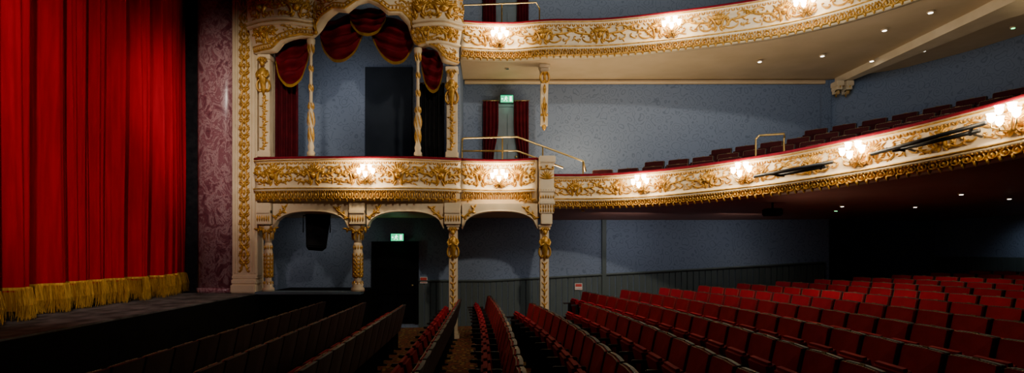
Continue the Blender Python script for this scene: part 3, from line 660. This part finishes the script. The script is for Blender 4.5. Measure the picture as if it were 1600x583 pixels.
rail([[a,P(1186,212,Y2),c,P(1226,216,Y2)]],[(a.x,Y2,2.75,a.z),(c.x,Y2,2.75,P(0,216,Y2).z)],'short brass handrail standing among the circle seats')
a=R(720,14);c=R(843,12)
rail([[R(720,20),R(724,8),R(838,4),R(843,14)]],[(a.x,YR,5.9,a.z-.08),(R(784,0).x,YR,5.9,R(0,6).z),(c.x,YR,5.9,c.z)],'brass handrail above the upper circle front at top of picture')
# ================================================================== LOUDSPEAKER
t=thing('loudspeaker','black loudspeaker hanging under the stage box against blue wallpaper','loudspeaker',(xpx(495,12.7),12.7,0),.35)
mt=Matrix.Translation((0,0,2.17))@Matrix.Rotation(-.22,4,'X')@Matrix.Rotation(.07,4,'Y')
def taper(b,wt,wb,y0,y1b,y1t,z0,z1):
    c=[(-wb,y0,z0),(wb,y0,z0),(wb*.7,y1b,z0),(-wb*.7,y1b,z0),(-wt,y0,z1),(wt,y0,z1),(wt*.7,y1t,z1),(-wt*.7,y1t,z1)]
    v=[b.verts.new(mt@Vector(q)) for q in c]
    for f in ((0,1,2,3),(4,5,6,7),(0,1,5,4),(1,2,6,5),(2,3,7,6),(3,0,4,7)): b.faces.new([v[k] for k in f])
b=NB(); taper(b,.27,.21,-.2,.12,.2,-.40,.36); obj('cabinet',b,'black',t)
b=NB(); taper(b,.25,.19,-.222,-.2,-.2,-.37,.33); obj('grille',b,'black',t)
b=NB(); tube(b,[(-.285,0,2.15),(-.285,0,2.52),(.285,0,2.52),(.285,0,2.15)],.015,6); obj('yoke',b,'black',t); b=NB(); tube(b,[(0,0,2.50),(0,0,2.56)],.03,8); obj('hanging_bolt',b,'black',t)
q=P(1207,331,11.0); t=thing('ceiling_lantern','small black lantern fixed under the lower circle soffit','lantern',q)
b=NB(); box(b,-.15,.15,-.12,.12,-.08,.06,.02); obj('housing',b,'black',t); b=NB(); tube(b,[(0,0,.05),(0,0,.22)],.02,6); obj('stem',b,'iron',t)
# ================================================================== EXIT SIGNS
def exit_sign(px,py,label):
    p=P(px,py,13.85); t=thing('exit_sign',label,'exit sign',p)
    w,h=.15,.085
    b=NB(); box(b,-w-.012,w+.012,-.03,.06,-h-.012,h+.012,.006); obj('housing',b,'iron',t)
    b=NB(); box(b,-w,w,-.036,-.03,-h,h); obj('face',b,'green',t)
    Yf=-.040; b=NB()
    def pl(pts): b.faces.new([b.verts.new((x,Yf,z)) for x,z in pts])
    pl([(.065,-.06),(.115,-.06),(.115,.06),(.065,.06)]); obj('doorway_symbol',b,'white',t); b=NB()
    pl([(-.02+.014*math.cos(k*PI/4),.052+.014*math.sin(k*PI/4)) for k in range(8)])
    pl([(-.035,.035),(-.008,.035),(-.018,-.012),(-.045,-.012)])
    pl([(-.012,.034),(.025,.012),(.022,.002),(-.014,.018)]); pl([(-.035,.034),(-.062,.01),(-.055,.002),(-.03,.02)])
    pl([(-.03,-.01),(-.018,-.01),(.012,-.035),(.004,-.065),(-.006,-.062),(-.004,-.04)]); pl([(-.045,-.01),(-.032,-.01),(-.055,-.05),(-.085,-.05),(-.085,-.04),(-.062,-.038)])
    obj('running_figure',b,'white',t); b=NB()
    pl([(-.135,.0),(-.11,.025),(-.11,.008),(-.085,.008),(-.085,-.008),(-.11,-.008),(-.11,-.025)])
    obj('arrow',b,'white',t)
    L=bpy.data.lights.new('sign_glow','POINT'); L.energy=.8; L.color=(.2,1,.5); L.shadow_soft_size=.04
    o=bpy.data.objects.new('sign_glow',L); o.location=p+Vector((0,-.15,-.15)); COL.objects.link(o)
exit_sign(621,371,'green lit exit sign above the dark doorway under the boxes')
exit_sign(792,155,'green lit exit sign above the draped circle door')
for px,py,l in ((662,438,'small red and white notice on the wall right of the dark doorway'),(904,448,'small red and white notice on the boarded dado behind the stalls')):
    p=P(px,py,13.95); t=thing('wall_notice',l,'notice',p); b=NB(); box(b,-.09,.09,-.01,.01,-.08,.08,.004); obj('plate',b,'sign',t)
    b=NB(); box(b,-.075,.075,-.014,-.01,.0,.065); obj('red_symbol',b,'signred',t)
    b=NB(); box(b,-.075,.075,-.014,-.01,-.055,-.045); obj('red_line',b,'signred',t)
# ================================================================== DOWNLIGHTS
def downlight(p,label,e=0,grp=None,m='spot',r=.04,ang=1.9,col=(1,.86,.66)):
    t=thing('downlight',label,'ceiling light',p,0,grp)
    b=NB(); lathe(b,[(r*1.5,-.012),(r*1.5,.01),(r,.01)],seg=14); obj('rim',b,'soffit',t,True)
    b=NB(); lathe(b,[(r*.9,-.018),(r*.9,-.013)],seg=14); obj('lens',b,m,t)
    if e:
        L=bpy.data.lights.new('downlight_lamp','SPOT'); L.energy=e; L.spot_size=ang; L.spot_blend=.6; L.color=col; L.shadow_soft_size=.03
        o=bpy.data.objects.new('downlight_lamp',L); o.location=Vector(p)+Vector((0,0,-.04)); COL.objects.link(o)
def onz(px,py,z): 
    Y=(z-EZ)*F/(HY-py); return P(px,py,Y)
for px,py,l,e in ((1454,19,'downlight in upper soffit nearest top edge',4),(1443,79,'downlight in upper soffit right of the ceiling beam',2),(1382,47,'downlight in upper soffit beside the ceiling beam',0),(1285,87,'downlight in upper soffit left of the scroll brackets',14),(1187,96,'downlight in the middle of the upper soffit',0),(1362,95,'bright downlight just above the scroll brackets',10),(793,107,'small dark downlight in upper soffit above the draped door',0)):
    downlight(onz(px,py,5.81),l,e,None,'iron' if px==793 else 'spot')
for px,py,l,e in ((1502,303,'downlight in lower soffit at right, higher of the pair',22),(1577,310,'downlight in lower soffit nearest right edge',18),(1430,323,'downlight in lower soffit right of the green indicator',34),(1316,322,'downlight in lower soffit just above the green indicator',40),(1183,334,'faint downlight in lower soffit left of the black lantern',20)):
    z=2.66 if py<315 else 2.60; downlight(onz(px,py,z),l,e,None,'spot',.03)
downlight(onz(1306,329,2.58),'small green indicator lamp under the lower circle',0,None,'grn',.03)
downlight(onz(1583,43,5.6),'small green indicator lamp on the upper soffit at far right',0,None,'grn',.03)
# ================================================================== SEATS
def seat_proto(name,label,vm='velvet'):
    t=thing(name,label,'theatre seat')
    def outline(w,z0,z1,r,n=4):
        o=[(-w,z0),(w,z0)]
        for k in range(n+1): a=PI/2*k/n; o.append((w-r+r*math.cos(a),z1-r+r*math.sin(a)))
        for k in (-.5,0,.5): o.append((-k*w*.9,z1+.004*(1-k*k*2)))
        for k in range(n+1): a=PI/2+PI/2*k/n; o.append((-w+r+r*math.cos(a),z1-r+r*math.sin(a)))
        return o
    yb=lambda z: .10+.22*(z-.38); C=.18
    def slab(w,z0,z1,r,yo,th,bul=0):
        b=NB(); o=outline(w,z0,z1,r); f=[b.verts.new((x,yb(z)+yo-C*x*x,z)) for x,z in o]; k=[b.verts.new((x,yb(z)+yo+th-C*x*x,z)) for x,z in o]; m=len(o)
        for i in range(m): b.faces.new((f[i],f[(i+1)%m],k[(i+1)%m],k[i]))
        c=b.verts.new((0,yb((z0+z1)/2)+yo-bul+.004,(z0+z1)/2)); c2=b.verts.new((0,yb((z0+z1)/2)+yo+th+.006,(z0+z1)/2))
        for i in range(m): b.faces.new((f[i],f[(i+1)%m],c)); b.faces.new((k[i],k[(i+1)%m],c2))
        return b
    obj('back_shell',slab(.232,.36,.858,.02,0,.035),'wood',t)
    obj('backrest',slab(.219,.40,.850,.014,-.028,.03,.014),vm,t)
    b=NB(); pts=[]; o=outline(.221,.42,.855,.018)
    o=[o[1]]+[(.221,.42+.05*k) for k in range(1,8)]+o[2:]+[(-.221,.80-.05*k) for k in range(0,8)]
    d=[0]
    for p,q in zip(o,o[1:]): d.append(d[-1]+math.dist(p,q))
    n=74
    for i in range(n+1):
        s=d[-1]*i/n; j=max(0,min(len(d)-2,next((k for k in range(len(d)-1) if d[k+1]>=s),len(d)-2)))
        q=(s-d[j])/max(1e-6,d[j+1]-d[j]); x=o[j][0]+(o[j+1][0]-o[j][0])*q; z=o[j][1]+(o[j+1][1]-o[j][1])*q
        pts.append((x,yb(z)-.027-C*x*x,z))
    tube(b,pts,[.0052 if i%2 else .0012 for i in range(n+1)],4); obj('nail_trim',b,'plate',t)
    b=NB(); mt=Matrix.Translation((0,-.05,.52))@Matrix.Rotation(.2,4,'X'); box(b,-.2,.2,-.05,.045,-.2,.2,.028,mt); obj('tip_up_seat',b,vm,t)
    b=NB(); box(b,-.03,.03,yb(.875)-.012,yb(.875)-.004,.853,.872,.002); obj('number_plate',b,'plate',t)
    sx=-.25
    b=NB(); box(b,sx-.017,sx+.017,-.26,.08,.585,.62,.008); obj('armrest',b,'wood',t)
    b=NB(); box(b,sx-.014,sx+.014,-.16,.08,.02,.59,.006); box(b,sx-.03,sx+.03,-.2,.14,0,.03,.008); obj('standard',b,'iron',t)
    return t
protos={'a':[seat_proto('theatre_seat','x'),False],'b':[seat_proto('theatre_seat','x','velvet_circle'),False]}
def place(kind,loc,rz,label,group):
    pr=protos[kind]
    if not pr[1]:
        pr[1]=True; o=pr[0]; o.location=loc; o.rotation_euler=(0,0,rz); o['label']=label; o['group']=group
    else: dup(pr[0],loc,rz,label,group)
G1='red velvet stalls seats'
rows=[(-3.5,11.3),(-2.65,11.1),(-1.8,10.6),(-.8,11.5),(.05,12.1),(.9,10.1),(1.75,9.8)]+[(2.6+.85*k,12.4) for k in range(11)]
for ri,(X0,ye) in enumerate(rows):
    k=max(0,min(1,(X0+.5)/1.4))/80; y=ye; c=0
    while y>3.3:
        X=X0-(y-5)**2*k; px=CX+F*X/y; topy=HY+F*(EZ-(fz(X)+.88))/y
        if px>1640 or topy>600 or px<-20: break
        place('a',(X,y,fz(X)),-PI/2+2*k*(y-5),'red velvet tip-up seat, %s from far end, %s stalls row from stage'%(ORD[c],ORD[ri]),G1)
        y-=.505; c+=1
G2='circle seats behind the curved front'
tiers=[(.1,1.2,-.59,930),(1.2,2.05,-.35,1010),(2.05,2.9,-.08,1110),(2.9,3.6,.2,1240)]
for i,(a,c,v,px) in enumerate(tiers):
    u0=PC.u_px(px,-(a+c)/2)
    b=NB(); sweep(b,PC,[(-a,v),(-c,v),(-c,-.62),(-a,-.645)],u0-.3,PC.L-2,closed=True,step=.2); obj('floor_tier_%d'%(i+1),b,'carpet',kind='structure')
for ri,(d,v,px) in enumerate([(.85,-.585,940),(1.7,-.345,1018),(2.55,-.075,1122),(3.35,.205,1270)]):
    u=PC.u_px(px,-d); c=0; last=None
    while u<PC.L:
        p=PC.map(u,v,-d)
        if last is None or math.hypot(p.x-last.x,p.y-last.y)>=.53:
            sx=CX+F*p.x/p.y
            if sx>1630: break
            n=PC.nrm(u)
            if not (HR[0]<p.x<HR[1] and abs(p.y-Y2)<.42):
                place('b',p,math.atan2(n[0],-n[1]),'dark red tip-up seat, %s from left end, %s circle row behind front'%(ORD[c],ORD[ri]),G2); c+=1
            last=p
        u+=.01
# ================================================================== LIGHTS
def spot(name,loc,tgt,e,ang,col,blend=.7,size=.3):
    L=bpy.data.lights.new(name,'SPOT'); L.energy=e; L.spot_size=math.radians(ang); L.spot_blend=blend; L.color=col; L.shadow_soft_size=size
    o=bpy.data.objects.new(name,L); o.location=loc; o.rotation_euler=(Vector(tgt)-Vector(loc)).to_track_quat('-Z','Y').to_euler(); COL.objects.link(o)
def area(name,loc,tgt,e,sz,col):
    L=bpy.data.lights.new(name,'AREA'); L.energy=e; L.size=sz; L.color=col
    o=bpy.data.objects.new(name,L); o.location=loc; o.rotation_euler=(Vector(tgt)-Vector(loc)).to_track_quat('-Z','Y').to_euler(); COL.objects.link(o)
spot('curtain_spot',(-2.6,2.2,5.8),(-6.1,7.9,3.4),1050,52,(1,.74,.72),1.0,.10)
spot('stage_floor_spot',(-2.5,5.0,6.0),(-5.6,9.0,.9),110,40,(1,.9,.82),1.0,.2)
spot('proscenium_fill',(-2.5,4.5,6.0),(-5.3,12.1,4.3),1500,34,(1,.88,.74),.9)  # added lamp, brightens the marble and gilt pilasters
spot('house_spot',(3.0,0,8.5),(1.8,12,5.2),2100,58,(1,.87,.70),.8,.25)
spot('stalls_fill',(2.0,6.0,7.5),(6.2,11.0,.8),640,30,(1,.88,.8),1.0)  # added lamp for the middle seats, leaves the near rows dark
spot('stalls_spot_right',(3.2,4.5,7.0),(8.0,11.0,.9),520,26,(1,.88,.8),1.0)
spot('aisle_fill',(.4,6.5,7.5),(-.2,10.0,0),260,24,(1,.88,.7),1.0)  # added lamp, brightens the carpet of the centre aisle
area('circle_fill',(4.5,8.0,5.2),(4.0,14,4.3),85,1.5,(.88,.94,1))
area('soffit_fill',(1.8,12.9,3.3),(2.6,12.6,6),42,.5,(1,.78,.48))  # added lamp without a fixture, warms the upper soffit
spot('soffit_fill_front',(3.5,11.9,3.9),(3.9,12.6,5.9),24,120,(1,.78,.48),1.0,.1)  # another added lamp without a fixture, for the soffit near the front
spot('beam_fill',(8.1,7.9,4.5),(8.7,8.7,5.7),55,55,(1,.84,.58),1.0,.1)  # added lamp, brightens the near end of the ceiling beam
area('box_under_light',(-3.9,12.9,2.5),(-3.9,13.6,0),9,.4,(1,.9,.8))
area('pit_under_light',(3.0,12.6,2.45),(3.0,14,.8),15,1.2,(.95,.92,.9))
area('pit_under_fill_right',(5.6,12.6,2.45),(5.4,14,.8),8,1.0,(.95,.92,.9))  # added lamp for the right part of the wall under the circle
spot('lower_soffit_fill',(5.0,10.2,1.5),(7.2,9.6,2.7),20,150,(1,.75,.6),1.0,.1)  # added upward lamp, lightens the soffit under the circle
area('box_light',(-3.4,12.5,5.9),(-3.3,14,4.3),9,.4,(.95,.95,1))
spot('rear_light',(11.2,12.4,2.5),(12,12.8,1.6),18,90,(.8,.9,1),.8)
w=bpy.data.worlds.new('world'); S.world=w; w.use_nodes=True; w.node_tree.nodes['Background'].inputs[0].default_value=(.5,.6,.8,1); w.node_tree.nodes['Background'].inputs[1].default_value=.005
cam=bpy.data.cameras.new('camera'); co=bpy.data.objects.new('camera',cam); COL.objects.link(co); co.location=(0,0,EZ); co.rotation_euler=(PI/2,0,0)
cam.sensor_width=36; cam.lens=F/1600*36; cam.shift_x=(800-CX)/1600; cam.shift_y=(HY-291.5)/1600; cam.clip_end=100
S.camera=co
